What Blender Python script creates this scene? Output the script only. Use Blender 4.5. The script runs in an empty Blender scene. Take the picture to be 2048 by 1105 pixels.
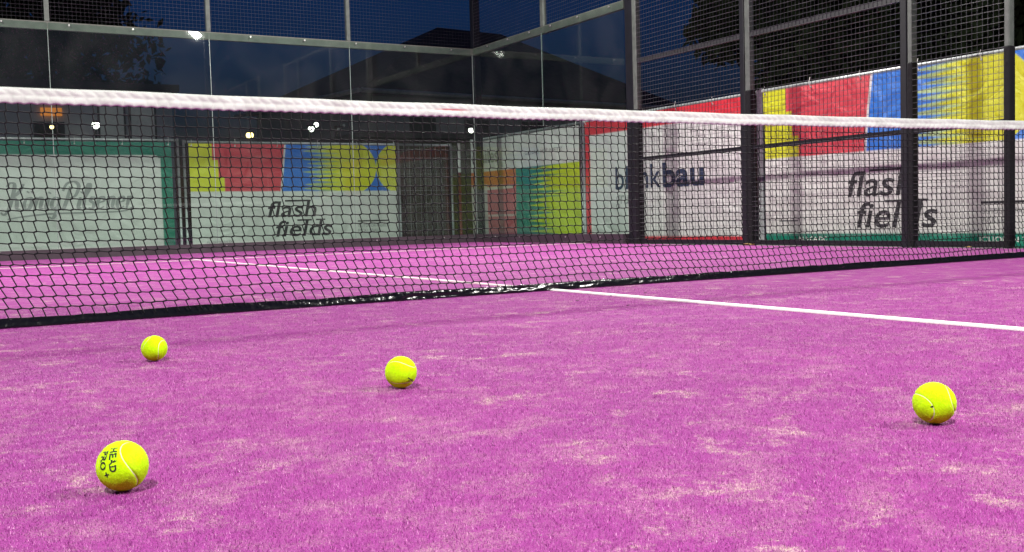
import bpy, bmesh, math, random
import numpy as np
from mathutils import Matrix, Vector, Quaternion

# ------------------------------------------------------------------ camera, sky, exposure
scene = bpy.context.scene
CAM = Vector((-2.707, -4.258, 0.355)); YAW, PITCH, ROLL = 0.5276, -0.0555, -0.0278
fw = Vector((math.sin(YAW) * math.cos(PITCH), math.cos(YAW) * math.cos(PITCH), math.sin(PITCH)))
rt = Vector((math.cos(YAW), -math.sin(YAW), 0)); up = rt.cross(fw)
cr, sr = math.cos(ROLL), math.sin(ROLL)
rt2 = cr * rt + sr * up; up2 = -sr * rt + cr * up
cd = bpy.data.cameras.new('camera'); cam = bpy.data.objects.new('camera', cd)
scene.collection.objects.link(cam)
cam.matrix_world = Matrix(((rt2.x, up2.x, -fw.x, CAM.x), (rt2.y, up2.y, -fw.y, CAM.y), (rt2.z, up2.z, -fw.z, CAM.z), (0, 0, 0, 1)))
cd.sensor_width = 36; cd.lens = 2088 / 2048 * 36; cd.clip_start = 0.05; cd.clip_end = 2000
scene.camera = cam

world = bpy.data.worlds.new('World'); scene.world = world; world.use_nodes = True
wn = world.node_tree; wn.nodes.clear()
sky = wn.nodes.new('ShaderNodeTexSky'); sky.sky_type = 'NISHITA'; sky.sun_disc = False
sky.sun_elevation = math.radians(0.0)           # just at sunset, the glow lies behind the camera
sky.sun_rotation = math.radians(205); sky.altitude = 100; sky.air_density = 1.0; sky.dust_density = 1.0; sky.ozone_density = 5.3
bg = wn.nodes.new('ShaderNodeBackground'); bg.inputs['Strength'].default_value = 0.12
wo = wn.nodes.new('ShaderNodeOutputWorld')
wn.links.new(sky.outputs[0], bg.inputs[0]); wn.links.new(bg.outputs[0], wo.inputs[0])

vs = scene.view_settings
vs.view_transform = 'Standard'; vs.look = 'None'; vs.exposure = 0.0; vs.gamma = 1.0; vs.use_curve_mapping = False
FLOOD_WATTS = 395.0                              # each floodlight head

rnd = random.Random(7); rng = np.random.default_rng(7)
C = scene.collection

# ------------------------------------------------------------------ helpers
class MB:
    def __init__(s): s.v = []; s.f = []
    def add(s, vs_, fs):
        n = len(s.v); s.v.extend(tuple(p) for p in vs_); s.f.extend(tuple(i + n for i in f) for f in fs); return s
    def box(s, x0, x1, y0, y1, z0, z1):
        return s.add([(x0, y0, z0), (x1, y0, z0), (x1, y1, z0), (x0, y1, z0), (x0, y0, z1), (x1, y0, z1), (x1, y1, z1), (x0, y1, z1)],
                     [(0, 3, 2, 1), (4, 5, 6, 7), (0, 1, 5, 4), (1, 2, 6, 5), (2, 3, 7, 6), (3, 0, 4, 7)])
    def tube(s, pts, r, n=8, caps=True):
        pts = [Vector(p) for p in pts]; rs = r if isinstance(r, (list, tuple)) else [r] * len(pts)
        rings = []
        for i, p in enumerate(pts):
            t = (pts[min(i + 1, len(pts) - 1)] - pts[max(i - 1, 0)]).normalized()
            a = Vector((0, 0, 1)) if abs(t.z) < 0.9 else Vector((1, 0, 0))
            e1 = t.cross(a).normalized(); e2 = t.cross(e1)
            rings.append([p + rs[i] * (math.cos(2 * math.pi * k / n) * e1 + math.sin(2 * math.pi * k / n) * e2) for k in range(n)])
        vs_ = [q for ring in rings for q in ring]; fs = []
        for i in range(len(pts) - 1):
            for k in range(n):
                fs.append((i * n + k, i * n + (k + 1) % n, (i + 1) * n + (k + 1) % n, (i + 1) * n + k))
        if caps:
            fs.append(tuple(range(n))); fs.append(tuple((len(pts) - 1) * n + k for k in reversed(range(n))))
        return s.add(vs_, fs)
    def mesh(s, name):
        m = bpy.data.meshes.new(name); m.from_pydata(s.v, [], s.f); m.update(); return m

def link_mesh(name, m, mat, parent=None, kind=None, smooth=False, label=None):
    o = bpy.data.objects.new(name, m); C.objects.link(o)
    if mat is not None: m.materials.append(mat)
    if parent is not None:
        o.parent = parent; o.matrix_parent_inverse = Matrix.Translation(-world_loc(parent))
    if kind: o['kind'] = kind
    if label: o['label'] = label
    if smooth: m.polygons.foreach_set('use_smooth', [True] * len(m.polygons))
    return o
LOCS = {}
def world_loc(o): return LOCS.get(o.name, Vector((0, 0, 0)))
def obj(name, mb, mat, parent=None, **k): return link_mesh(name, mb.mesh(name), mat, parent, **k)
def thing(name, label, cat, loc, group=None):
    o = bpy.data.objects.new(name, None); C.objects.link(o); o.location = loc; o.empty_display_size = 0.2
    LOCS[o.name] = Vector(loc); return tag(o, label, cat, group)
def tag(o, label, cat, group=None):
    o['label'] = label; o['category'] = cat
    if group: o['group'] = group
    return o
def struct(name, mb, mat): return obj(name, mb, mat, kind='structure')
def bevel(o, w=0.004, seg=2):
    b = o.modifiers.new('bevel', 'BEVEL'); b.width = w; b.segments = seg; b.limit_method = 'ANGLE'; return o

def NT(name):
    m = bpy.data.materials.new(name); m.use_nodes = True; t = m.node_tree
    return m, t, t.nodes['Principled BSDF'], t.nodes, t.links
def mat(name, col, rough=0.6, metal=0.0, vary=0.15, scale=6.0, bump=0.0, bscale=40.0, spec=0.5, coat=0.0, emit=None, estr=0.0):
    """plain procedural material: base colour broken up by noise, optional fine bump"""
    m, t, p, N, L = NT(name)
    g = N.new('ShaderNodeNewGeometry')
    n = N.new('ShaderNodeTexNoise'); n.inputs['Scale'].default_value = scale; n.inputs['Detail'].default_value = 6
    L.new(g.outputs['Position'], n.inputs['Vector'])
    r = N.new('ShaderNodeMapRange'); r.inputs[1].default_value = 0.3; r.inputs[2].default_value = 0.7
    r.inputs[3].default_value = 1 - vary; r.inputs[4].default_value = 1 + vary
    L.new(n.outputs[0], r.inputs[0])
    mx = N.new('ShaderNodeVectorMath'); mx.operation = 'SCALE'; mx.inputs[0].default_value = col[:3]
    L.new(r.outputs[0], mx.inputs['Scale']); L.new(mx.outputs[0], p.inputs['Base Color'])
    p.inputs['Roughness'].default_value = rough; p.inputs['Metallic'].default_value = metal
    p.inputs['Specular IOR Level'].default_value = spec; p.inputs['Coat Weight'].default_value = coat
    if bump:
        n2 = N.new('ShaderNodeTexNoise'); n2.inputs['Scale'].default_value = bscale; n2.inputs['Detail'].default_value = 4
        L.new(g.outputs['Position'], n2.inputs['Vector'])
        b = N.new('ShaderNodeBump'); b.inputs['Strength'].default_value = bump; b.inputs['Distance'].default_value = 0.01
        L.new(n2.outputs[0], b.inputs['Height']); L.new(b.outputs[0], p.inputs['Normal'])
    if emit:
        p.inputs['Emission Color'].default_value = (*emit, 1); p.inputs['Emission Strength'].default_value = estr
    return m

M = {}
M['asphalt'] = mat('asphalt', (0.05, 0.05, 0.052), 0.9, bump=0.4, bscale=90)
M['concrete'] = mat('concrete', (0.28, 0.27, 0.26), 0.9, bump=0.3, bscale=60)
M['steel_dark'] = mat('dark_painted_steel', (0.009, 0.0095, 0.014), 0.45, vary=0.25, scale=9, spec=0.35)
M['steel_grey'] = mat('grey_green_and_lit_steel', (0.105, 0.125, 0.11), 0.5, vary=0.25, scale=12)  # wall posts' own grey, also the lit tone painted on mesh posts and mast
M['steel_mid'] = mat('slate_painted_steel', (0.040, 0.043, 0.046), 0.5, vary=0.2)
M['steel_rail'] = mat('beam_painted_steel', (0.125, 0.135, 0.115), 0.5, vary=0.2, scale=7)
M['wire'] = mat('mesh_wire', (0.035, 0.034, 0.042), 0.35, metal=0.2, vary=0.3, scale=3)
M['wire_level_lit'] = mat('mesh_wire_level_lit', (0.14, 0.14, 0.155), 0.32, metal=0.4, vary=0.3, scale=3)  # paler than the upright wires: lamp glints put into the colour
M['galv'] = mat('galvanised_pipe', (0.40, 0.42, 0.43), 0.42, metal=0.35, vary=0.25, scale=25)
M['matt_dark'] = mat('dark_matt', (0.008, 0.008, 0.010), 0.75, spec=0.25, bump=0.5, bscale=25)
M['kerbmat'] = mat('base_channel', (0.045, 0.032, 0.042), 0.55, vary=0.3, scale=5)
M['net'] = mat('net_twine', (0.006, 0.006, 0.008), 0.8, spec=0.2)
M['bolt'] = mat('bolt_zinc', (0.6, 0.6, 0.58), 0.3, metal=0.8)
M['paneedge'] = mat('polished_glass_edge', (0.26, 0.33, 0.30), 0.25)
M['letter_black'] = mat('letter_black', (0.022, 0.022, 0.026), 0.6)
M['letter_navy'] = mat('letter_navy', (0.018, 0.035, 0.085), 0.6)
M['letter_grey'] = mat('letter_grey', (0.31, 0.32, 0.32), 0.6)
M['letter_white'] = mat('letter_white', (0.75, 0.75, 0.72), 0.6)
M['ink'] = mat('ball_ink', (0.012, 0.016, 0.006), 0.9, vary=0.3, scale=600)
M['bark'] = mat('bark', (0.05, 0.038, 0.028), 0.95, bump=0.8, bscale=12)
M['leaf'] = mat('foliage', (0.022, 0.034, 0.014), 0.8, spec=0.2, vary=0.5, scale=1.2)
M['roof'] = mat('dark_roof_tiles', (0.030, 0.026, 0.030), 0.85, vary=0.3, scale=4, bump=0.6, bscale=6)
M['render_wall'] = mat('rendered_wall', (0.30, 0.30, 0.31), 0.9, vary=0.15, scale=0.8)
M['render_wall2'] = mat('rendered_wall_grey', (0.58, 0.58, 0.60), 0.9, vary=0.12, scale=0.5)
M['gutter'] = mat('zinc_gutter', (0.32, 0.33, 0.34), 0.5, metal=0.4)
M['frame_dark'] = mat('window_frame', (0.03, 0.03, 0.032), 0.6)
M['shed'] = mat('weathered_boards', (0.045, 0.040, 0.024), 0.85, vary=0.4, scale=5)
M['white_paint'] = mat('white_paint', (0.74, 0.73, 0.70), 0.6, vary=0.06)
M['red_paint'] = mat('red_paint', (0.22, 0.016, 0.045), 0.6)
M['leafdry'] = mat('dry_leaf', (0.45, 0.33, 0.10), 0.8, vary=0.4, scale=80)
M['lens'] = mat('floodlight_lens', (0.9, 0.9, 0.9), 0.3, emit=(1.0, 0.97, 0.90), estr=60)
M['glow_white'] = mat('lamp_globe_white', (0.9, 0.9, 0.9), 0.4, emit=(1.0, 0.98, 0.88), estr=7)
M['glow_warm'] = mat('lamp_globe_warm', (0.9, 0.8, 0.6), 0.4, emit=(1.0, 0.72, 0.28), estr=5)
M['glow_orange'] = mat('sign_glow_orange', (0.6, 0.2, 0.05), 0.5, emit=(1.0, 0.30, 0.04), estr=0.55)
M['glow_window'] = mat('dim_lit_window', (0.3, 0.3, 0.3), 0.3, emit=(0.85, 0.85, 0.9), estr=0.05)

# clear safety glass: fresnel mix of a faintly green see-through and a mirror
m, t, p, N, L = NT('safety_glass'); N.remove(p)
tr = N.new('ShaderNodeBsdfTransparent'); tr.inputs[0].default_value = (0.885, 0.945, 0.915, 1)
gl = N.new('ShaderNodeBsdfGlossy'); gl.inputs['Roughness'].default_value = 0.015
gg = N.new('ShaderNodeNewGeometry'); dt = N.new('ShaderNodeVectorMath'); dt.operation = 'DOT_PRODUCT'
L.new(gg.outputs['Incoming'], dt.inputs[0]); L.new(gg.outputs['True Normal'], dt.inputs[1])
def mth(op, a, b_=None):
    n_ = N.new('ShaderNodeMath'); n_.operation = op
    for i_, q_ in enumerate((a, b_)):
        if q_ is None: continue
        if isinstance(q_, (int, float)): n_.inputs[i_].default_value = q_
        else: L.new(q_, n_.inputs[i_])
    return n_.outputs[0]
# Schlick's fresnel on |cos|, the same from both faces of the pane
fz = mth('ADD', 0.045, mth('MULTIPLY', 0.955, mth('POWER', mth('SUBTRACT', 1.0, mth('ABSOLUTE', dt.outputs['Value'])), 5.0)))
mx = N.new('ShaderNodeMixShader')
# a thin smudged film that puts the reflected sky haze into the panes' colour
ns = N.new('ShaderNodeTexNoise'); ns.inputs['Scale'].default_value = 1.7; ns.inputs['Detail'].default_value = 6; ns.inputs['Distortion'].default_value = 0.8
L.new(gg.outputs['Position'], ns.inputs['Vector']); rs_ = N.new('ShaderNodeMapRange'); rs_.inputs[1].default_value = 0.35; rs_.inputs[2].default_value = 0.75
rs_.inputs[3].default_value = 0.004; rs_.inputs[4].default_value = 0.016; L.new(ns.outputs[0], rs_.inputs[0])
df = N.new('ShaderNodeBsdfDiffuse'); df.inputs[0].default_value = (0.62, 0.62, 0.60, 1); m0 = N.new('ShaderNodeMixShader')
L.new(rs_.outputs[0], m0.inputs[0]); L.new(tr.outputs[0], m0.inputs[1]); L.new(df.outputs[0], m0.inputs[2])
L.new(fz, mx.inputs[0]); L.new(m0.outputs[0], mx.inputs[1]); L.new(gl.outputs[0], mx.inputs[2])
L.new(mx.outputs[0], N['Material Output'].inputs[0]); M['glass'] = m

# black shiny plastic strip
m, t, p, N, L = NT('black_plastic_strip')
p.inputs['Base Color'].default_value = (0.005, 0.005, 0.007, 1); p.inputs['Roughness'].default_value = 0.17
g = N.new('ShaderNodeNewGeometry'); n1 = N.new('ShaderNodeTexNoise'); n1.inputs['Scale'].default_value = 34; n1.inputs['Detail'].default_value = 3
L.new(g.outputs['Position'], n1.inputs['Vector']); b = N.new('ShaderNodeBump'); b.inputs['Strength'].default_value = 0.5; b.inputs['Distance'].default_value = 0.008
L.new(n1.outputs[0], b.inputs['Height']); L.new(b.outputs[0], p.inputs['Normal']); M['strip'] = m

# white tape with faint grey wear and a reddish scuff
m, t, p, N, L = NT('net_tape_white')
g = N.new('ShaderNodeNewGeometry'); n1 = N.new('ShaderNodeTexNoise'); n1.inputs['Scale'].default_value = 9; n1.inputs['Detail'].default_value = 7
L.new(g.outputs['Position'], n1.inputs['Vector'])
r1 = N.new('ShaderNodeValToRGB'); r1.color_ramp.elements[0].position = 0.32; r1.color_ramp.elements[0].color = (0.46, 0.485, 0.46, 1)
r1.color_ramp.elements[1].position = 0.62; r1.color_ramp.elements[1].color = (0.575, 0.615, 0.585, 1)
L.new(n1.outputs[0], r1.inputs[0])
sx = N.new('ShaderNodeSeparateXYZ'); L.new(g.outputs['Position'], sx.inputs[0])
def band(val, c, w):
    a = N.new('ShaderNodeMath'); a.operation = 'SUBTRACT'; L.new(val, a.inputs[0]); a.inputs[1].default_value = c
    b_ = N.new('ShaderNodeMath'); b_.operation = 'ABSOLUTE'; L.new(a.outputs[0], b_.inputs[0])
    c_ = N.new('ShaderNodeMapRange'); c_.inputs[1].default_value = w; c_.inputs[2].default_value = w * 0.3; L.new(b_.outputs[0], c_.inputs[0]); return c_.outputs[0]
mu = N.new('ShaderNodeMath'); mu.operation = 'MULTIPLY'
L.new(band(sx.outputs['X'], -0.52, 0.10), mu.inputs[0]); L.new(band(sx.outputs['Z'], 0.853, 0.006), mu.inputs[1])
mc = N.new('ShaderNodeMix'); mc.data_type = 'RGBA'; L.new(mu.outputs[0], mc.inputs[0]); L.new(r1.outputs[0], mc.inputs[6]); mc.inputs[7].default_value = (0.45, 0.14, 0.16, 1)
L.new(mc.outputs[2], p.inputs['Base Color']); p.inputs['Roughness'].default_value = 0.55; M['tape'] = m

# printed tarpaulin: the print is a colour attribute, the cloth adds creases
m, t, p, N, L = NT('printed_tarpaulin')
at = N.new('ShaderNodeAttribute'); at.attribute_name = 'print'
L.new(at.outputs['Color'], p.inputs['Base Color']); p.inputs['Roughness'].default_value = 0.45
g = N.new('ShaderNodeNewGeometry'); n1 = N.new('ShaderNodeTexNoise'); n1.inputs['Scale'].default_value = 2.2; n1.inputs['Detail'].default_value = 5; n1.inputs['Distortion'].default_value = 1.2
L.new(g.outputs['Position'], n1.inputs['Vector']); b = N.new('ShaderNodeBump'); b.inputs['Strength'].default_value = 0.8; b.inputs['Distance'].default_value = 0.07
L.new(n1.outputs[0], b.inputs['Height']); L.new(b.outputs[0], p.inputs['Normal']); M['tarp'] = m

# turf: magenta fibres with sand showing in patches
DRIFTS = ((-1.276, -2.738, 0.06), (-0.853, -2.991, 0.1), (-1.026, -3.129, 0.09), (-2.262, -2.758, 0.065), (-1.79, -2.915, 0.08), (-2.064, -2.836, 0.08), (-2.264, -2.574, 0.065), (-1.854, -3.007, 0.06), (-1.278, -2.39, 0.06), (-2.037, -2.701, 0.055), (-1.88, -2.237, 0.06), (-0.319, -2.46, 0.13), (-1.793, -3.22, 0.07), (-1.783, -3.318, 0.06), (-2.427, -2.974, 0.06), (-1.151, -3.135, 0.08))
def turf_material(name, blade):
    m, t, p, N, L = NT(name)
    g = N.new('ShaderNodeNewGeometry')
    def noise(scale, detail=4, rough=0.55, vec=None, dist=0.0):
        n = N.new('ShaderNodeTexNoise'); n.inputs['Scale'].default_value = scale; n.inputs['Detail'].default_value = detail
        n.inputs['Roughness'].default_value = rough; n.inputs['Distortion'].default_value = dist
        L.new(vec or g.outputs['Position'], n.inputs['Vector']); return n.outputs[0]
    def rng_(v, a, b_, c=0.0, d=1.0):
        r = N.new('ShaderNodeMapRange'); r.inputs[1].default_value = a; r.inputs[2].default_value = b_; r.inputs[3].default_value = c; r.inputs[4].default_value = d
        L.new(v, r.inputs[0]); return r.outputs[0]
    def math_(op, a, b_):
        n = N.new('ShaderNodeMath'); n.operation = op
        for i, q in enumerate((a, b_)):
            if isinstance(q, (int, float)): n.inputs[i].default_value = q
            else: L.new(q, n.inputs[i])
        return n.outputs[0]
    def mix(f, a, b_):
        n = N.new('ShaderNodeMix'); n.data_type = 'RGBA'
        for i, q in ((0, f), (6, a), (7, b_)):
            if isinstance(q, (int, float)): n.inputs[i].default_value = q
            elif isinstance(q, tuple): n.inputs[i].default_value = (*q, 1)
            else: L.new(q, n.inputs[i])
        return n.outputs[2]
    fine = noise(420, 2, 0.7); mid = noise(38, 5, 0.65); big = noise(1.3, 4, 0.6)
    col = mix(rng_(fine, 0.30, 0.70), (0.130, 0.007, 0.118), (0.36, 0.056, 0.300))
    col = mix(rng_(mid, 0.35, 0.75, 0.0, 0.45), col, (0.30, 0.036, 0.256))
    col = mix(rng_(big, 0.40, 0.70, 0.0, 0.35), col, (0.33, 0.056, 0.262))
    # sand
    cover = rng_(noise(0.8, 3, 0.5), 0.36, 0.56)
    patch = rng_(noise(7.0, 10, 0.82, dist=0.2), 0.54, 0.65)
    grain = rng_(noise(260, 3, 0.8), 0.43, 0.57)
    soft = math_('MULTIPLY', patch, cover)
    # drifts where players' feet have heaped the sand
    wob = noise(22, 6, 0.75); drift = None
    for dx, dy, dr in DRIFTS:
        vd = N.new('ShaderNodeVectorMath'); vd.operation = 'DISTANCE'; L.new(g.outputs['Position'], vd.inputs[0]); vd.inputs[1].default_value = (dx, dy, 0)
        q = rng_(math_('ADD', vd.outputs['Value'], math_('MULTIPLY', math_('SUBTRACT', wob, 0.5), dr * 4.2)), dr * 1.0, dr * 0.1)
        drift = q if drift is None else math_('MAXIMUM', drift, q)
    soft = math_('MAXIMUM', soft, math_('MULTIPLY', math_('MULTIPLY', drift, 0.72), rng_(noise(34, 9, 0.82, dist=0.3), 0.47, 0.60)))
    sand = math_('MULTIPLY', soft, math_('ADD', math_('MULTIPLY', grain, 0.90), 0.10))
    dust = math_('MULTIPLY', rng_(noise(9.0, 7, 0.75), 0.48, 0.74), math_('MULTIPLY', grain, 0.40))
    sand = math_('MINIMUM', math_('ADD', math_('MULTIPLY', sand, 0.75), dust), 1.0)
    if blade:
        at0 = N.new('ShaderNodeAttribute'); at0.attribute_name = 'tone'
        sand = math_('MULTIPLY', math_('MINIMUM', math_('ADD', math_('MULTIPLY', soft, 0.8), math_('MULTIPLY', dust, 0.8)), 1.0), rng_(at0.outputs['Fac'], 1.08, 1.22, 0.05, 0.95))
    col = mix(sand, col, (0.64, 0.62, 0.41))
    if blade:
        at = N.new('ShaderNodeAttribute'); at.attribute_name = 'tone'
        v = N.new('ShaderNodeVectorMath'); v.operation = 'SCALE'; L.new(col, v.inputs[0]); L.new(at.outputs['Fac'], v.inputs['Scale']); col = mix(rng_(at.outputs['Fac'], 1.42, 1.80, 0.0, 0.6), v.outputs[0], (0.74, 0.42, 0.62))
        p.inputs['Roughness'].default_value = 0.42
    else:
        p.inputs['Roughness'].default_value = 0.85; p.inputs['Specular IOR Level'].default_value = 0.2
        b_ = N.new('ShaderNodeBump'); b_.inputs['Strength'].default_value = 0.9; b_.inputs['Distance'].default_value = 0.006
        L.new(math_('ADD', math_('MULTIPLY', fine, 0.6), mid), b_.inputs['Height']); L.new(b_.outputs[0], p.inputs['Normal'])
    L.new(col, p.inputs['Base Color']); return m
M['turf'] = turf_material('magenta_turf', False); M['blade'] = turf_material('magenta_turf_fibre', True)
m, t, p, N, L = NT('white_turf_line')
g = N.new('ShaderNodeNewGeometry'); n1 = N.new('ShaderNodeTexNoise'); n1.inputs['Scale'].default_value = 220; n1.inputs['Detail'].default_value = 4
L.new(g.outputs['Position'], n1.inputs['Vector']); r1 = N.new('ShaderNodeValToRGB')
r1.color_ramp.elements[0].position = 0.25; r1.color_ramp.elements[0].color = (0.70, 0.58, 0.62, 1); r1.color_ramp.elements[1].position = 0.5; r1.color_ramp.elements[1].color = (0.84, 0.82, 0.80, 1)
L.new(n1.outputs[0], r1.inputs[0]); L.new(r1.outputs[0], p.inputs['Base Color']); p.inputs['Roughness'].default_value = 0.8; M['line'] = m
m = m.copy(); m.name = 'worn_white_line'; N = m.node_tree.nodes; L = m.node_tree.links      # scuffed and sanded over
nw = N.new('ShaderNodeTexNoise'); nw.inputs['Scale'].default_value = 5.0; nw.inputs['Detail'].default_value = 9; nw.inputs['Roughness'].default_value = 0.75
gw = N.new('ShaderNodeNewGeometry'); L.new(gw.outputs['Position'], nw.inputs['Vector'])
rw = N.new('ShaderNodeMapRange'); rw.inputs[1].default_value = 0.42; rw.inputs[2].default_value = 0.62; rw.inputs[3].default_value = 0.30; rw.inputs[4].default_value = 0.95; L.new(nw.outputs[0], rw.inputs[0])
mw = N.new('ShaderNodeMix'); mw.data_type = 'RGBA'; L.new(rw.outputs[0], mw.inputs[0])
bsdf = N['Principled BSDF']; L.new(bsdf.inputs['Base Color'].links[0].from_socket, mw.inputs[6]); mw.inputs[7].default_value = (0.52, 0.30, 0.38, 1)
L.new(mw.outputs[2], bsdf.inputs['Base Color']); M['line_worn'] = m

# tennis felt
m, t, p, N, L = NT('ball_felt')
g = N.new('ShaderNodeNewGeometry'); n1 = N.new('ShaderNodeTexNoise'); n1.inputs['Scale'].default_value = 260; n1.inputs['Detail'].default_value = 5
L.new(g.outputs['Position'], n1.inputs['Vector']); r1 = N.new('ShaderNodeValToRGB')
r1.color_ramp.elements[0].position = 0.3; r1.color_ramp.elements[0].color = (0.40, 0.70, 0.001, 1); r1.color_ramp.elements[1].position = 0.65; r1.color_ramp.elements[1].color = (0.52, 0.90, 0.002, 1)
L.new(n1.outputs[0], r1.inputs[0]); nd = N.new('ShaderNodeTexNoise'); nd.inputs['Scale'].default_value = 38; nd.inputs['Detail'].default_value = 6; L.new(g.outputs['Position'], nd.inputs['Vector'])
rd = N.new('ShaderNodeMapRange'); rd.inputs[1].default_value = 0.52; rd.inputs[2].default_value = 0.78; rd.inputs[4].default_value = 0.35; L.new(nd.outputs[0], rd.inputs[0])
md = N.new('ShaderNodeMix'); md.data_type = 'RGBA'; L.new(rd.outputs[0], md.inputs[0]); L.new(r1.outputs[0], md.inputs[6]); md.inputs[7].default_value = (0.34, 0.42, 0.03, 1)
L.new(md.outputs[2], p.inputs['Base Color']); p.inputs['Roughness'].default_value = 0.95
p.inputs['Sheen Weight'].default_value = 0.06; p.inputs['Sheen Roughness'].default_value = 0.5; p.inputs['Sheen Tint'].default_value = (0.9, 1, 0.1, 1)
p.inputs['Specular IOR Level'].default_value = 0.15
b = N.new('ShaderNodeBump'); b.inputs['Strength'].default_value = 0.55; b.inputs['Distance'].default_value = 0.0014
L.new(n1.outputs[0], b.inputs['Height']); L.new(b.outputs[0], p.inputs['Normal']); M['felt'] = m
M['seam'] = mat('ball_seam_rubber', (0.66, 0.70, 0.34), 0.7, vary=0.1, scale=300)
M['fuzz'] = mat('ball_fuzz', (0.70, 0.86, 0.03), 0.9, vary=0.2, scale=300)

# ------------------------------------------------------------------ ground and court
GZ = -0.33
struct('ground', MB().box(-400, 400, -400, 400, GZ - 0.5, GZ), M['asphalt'])
struct('court_base', MB().box(-5.45, 5.35, -10.3, 10.35, GZ - 0.004, -0.012), M['concrete'])
struct('court_turf', MB().box(-4.94, 4.94, -9.94, 9.94, -0.02, 0.0), M['turf'])
lm = []
for nm, x0, x1, y0, y1 in (('court_line', -0.023, 0.023, -7.15, 0.0), ('court_line', -0.022, 0.022, 0.001, 7.15), ('court_line', -4.94, -0.0255, 6.925, 6.975), ('court_line', 0.0255, 4.94, 6.925, 6.975)):
    struct(nm, MB().box(x0, x1, y0, y1, 0.0005, 0.006), M['line'] if y1 < 0.5 else M['line_worn'])

def turf_fibres():
    """short upright and combed-over fibres on the part of the court nearest the photographer"""
    cx, cy = CAM.x, CAM.y
    pts = []
    def zone(d0, d1, dens, wid, ln):
        ang0, ang1 = math.radians(-10), math.radians(70)
        area = 0.5 * (ang1 - ang0) * (d1 * d1 - d0 * d0); n = int(area * dens)
        d = np.sqrt(rng.uniform(d0 * d0, d1 * d1, n)); a = rng.uniform(ang0, ang1, n)
        x = cx + d * np.sin(a); y = cy + d * np.cos(a)
        k = (np.abs(x) > 0.03) & (x > -4.9) & (x < 4.9) & (y < 9) & (np.abs(y) > 0.03)
        x, y = x[k], y[k]; n = len(x)
        return x, y, wid * rng.uniform(0.7, 1.3, n), ln * rng.uniform(0.6, 1.35, n)
    P = [zone(0.75, 1.5, 120000, 0.00045, 0.0032), zone(1.5, 2.3, 85000, 0.0005, 0.0034), zone(2.3, 3.4, 36000, 0.0007, 0.0038), zone(3.4, 5.2, 9000, 0.0010, 0.004)]
    x, y, w, l = [np.concatenate([q[i] for q in P]) for i in range(4)]; n = len(x)
    az = rng.uniform(0, 2 * np.pi, n); tilt = np.radians(rng.uniform(25, 82, n)); wa = az + np.pi / 2 + rng.normal(0, 0.4, n)
    V = np.zeros((n, 3, 3))
    V[:, 0] = np.stack([x - np.cos(wa) * w, y - np.sin(wa) * w, np.full(n, -0.001)], 1)
    V[:, 1] = np.stack([x + np.cos(wa) * w, y + np.sin(wa) * w, np.full(n, -0.001)], 1)
    V[:, 2] = np.stack([x + np.cos(az) * np.sin(tilt) * l, y + np.sin(az) * np.sin(tilt) * l, np.cos(tilt) * l + 0.0015], 1)
    me = bpy.data.meshes.new('turf_fibres'); me.vertices.add(n * 3); me.vertices.foreach_set('co', V.ravel())
    me.loops.add(n * 3); me.loops.foreach_set('vertex_index', np.arange(n * 3)); me.polygons.add(n)
    me.polygons.foreach_set('loop_start', np.arange(n) * 3); me.update(calc_edges=True)
    a = me.attributes.new('tone', 'FLOAT', 'POINT'); tone = np.clip(rng.normal(1.18, 0.29, n), 0.55, 1.95)
    a.data.foreach_set('value', np.repeat(tone, 3).astype(np.float32))
    o = link_mesh('turf_fibres', me, M['blade'], kind='stuff')
    o['label'] = 'short magenta artificial turf fibres dusted with sand in the foreground'; o['category'] = 'artificial turf'
turf_fibres()

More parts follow.
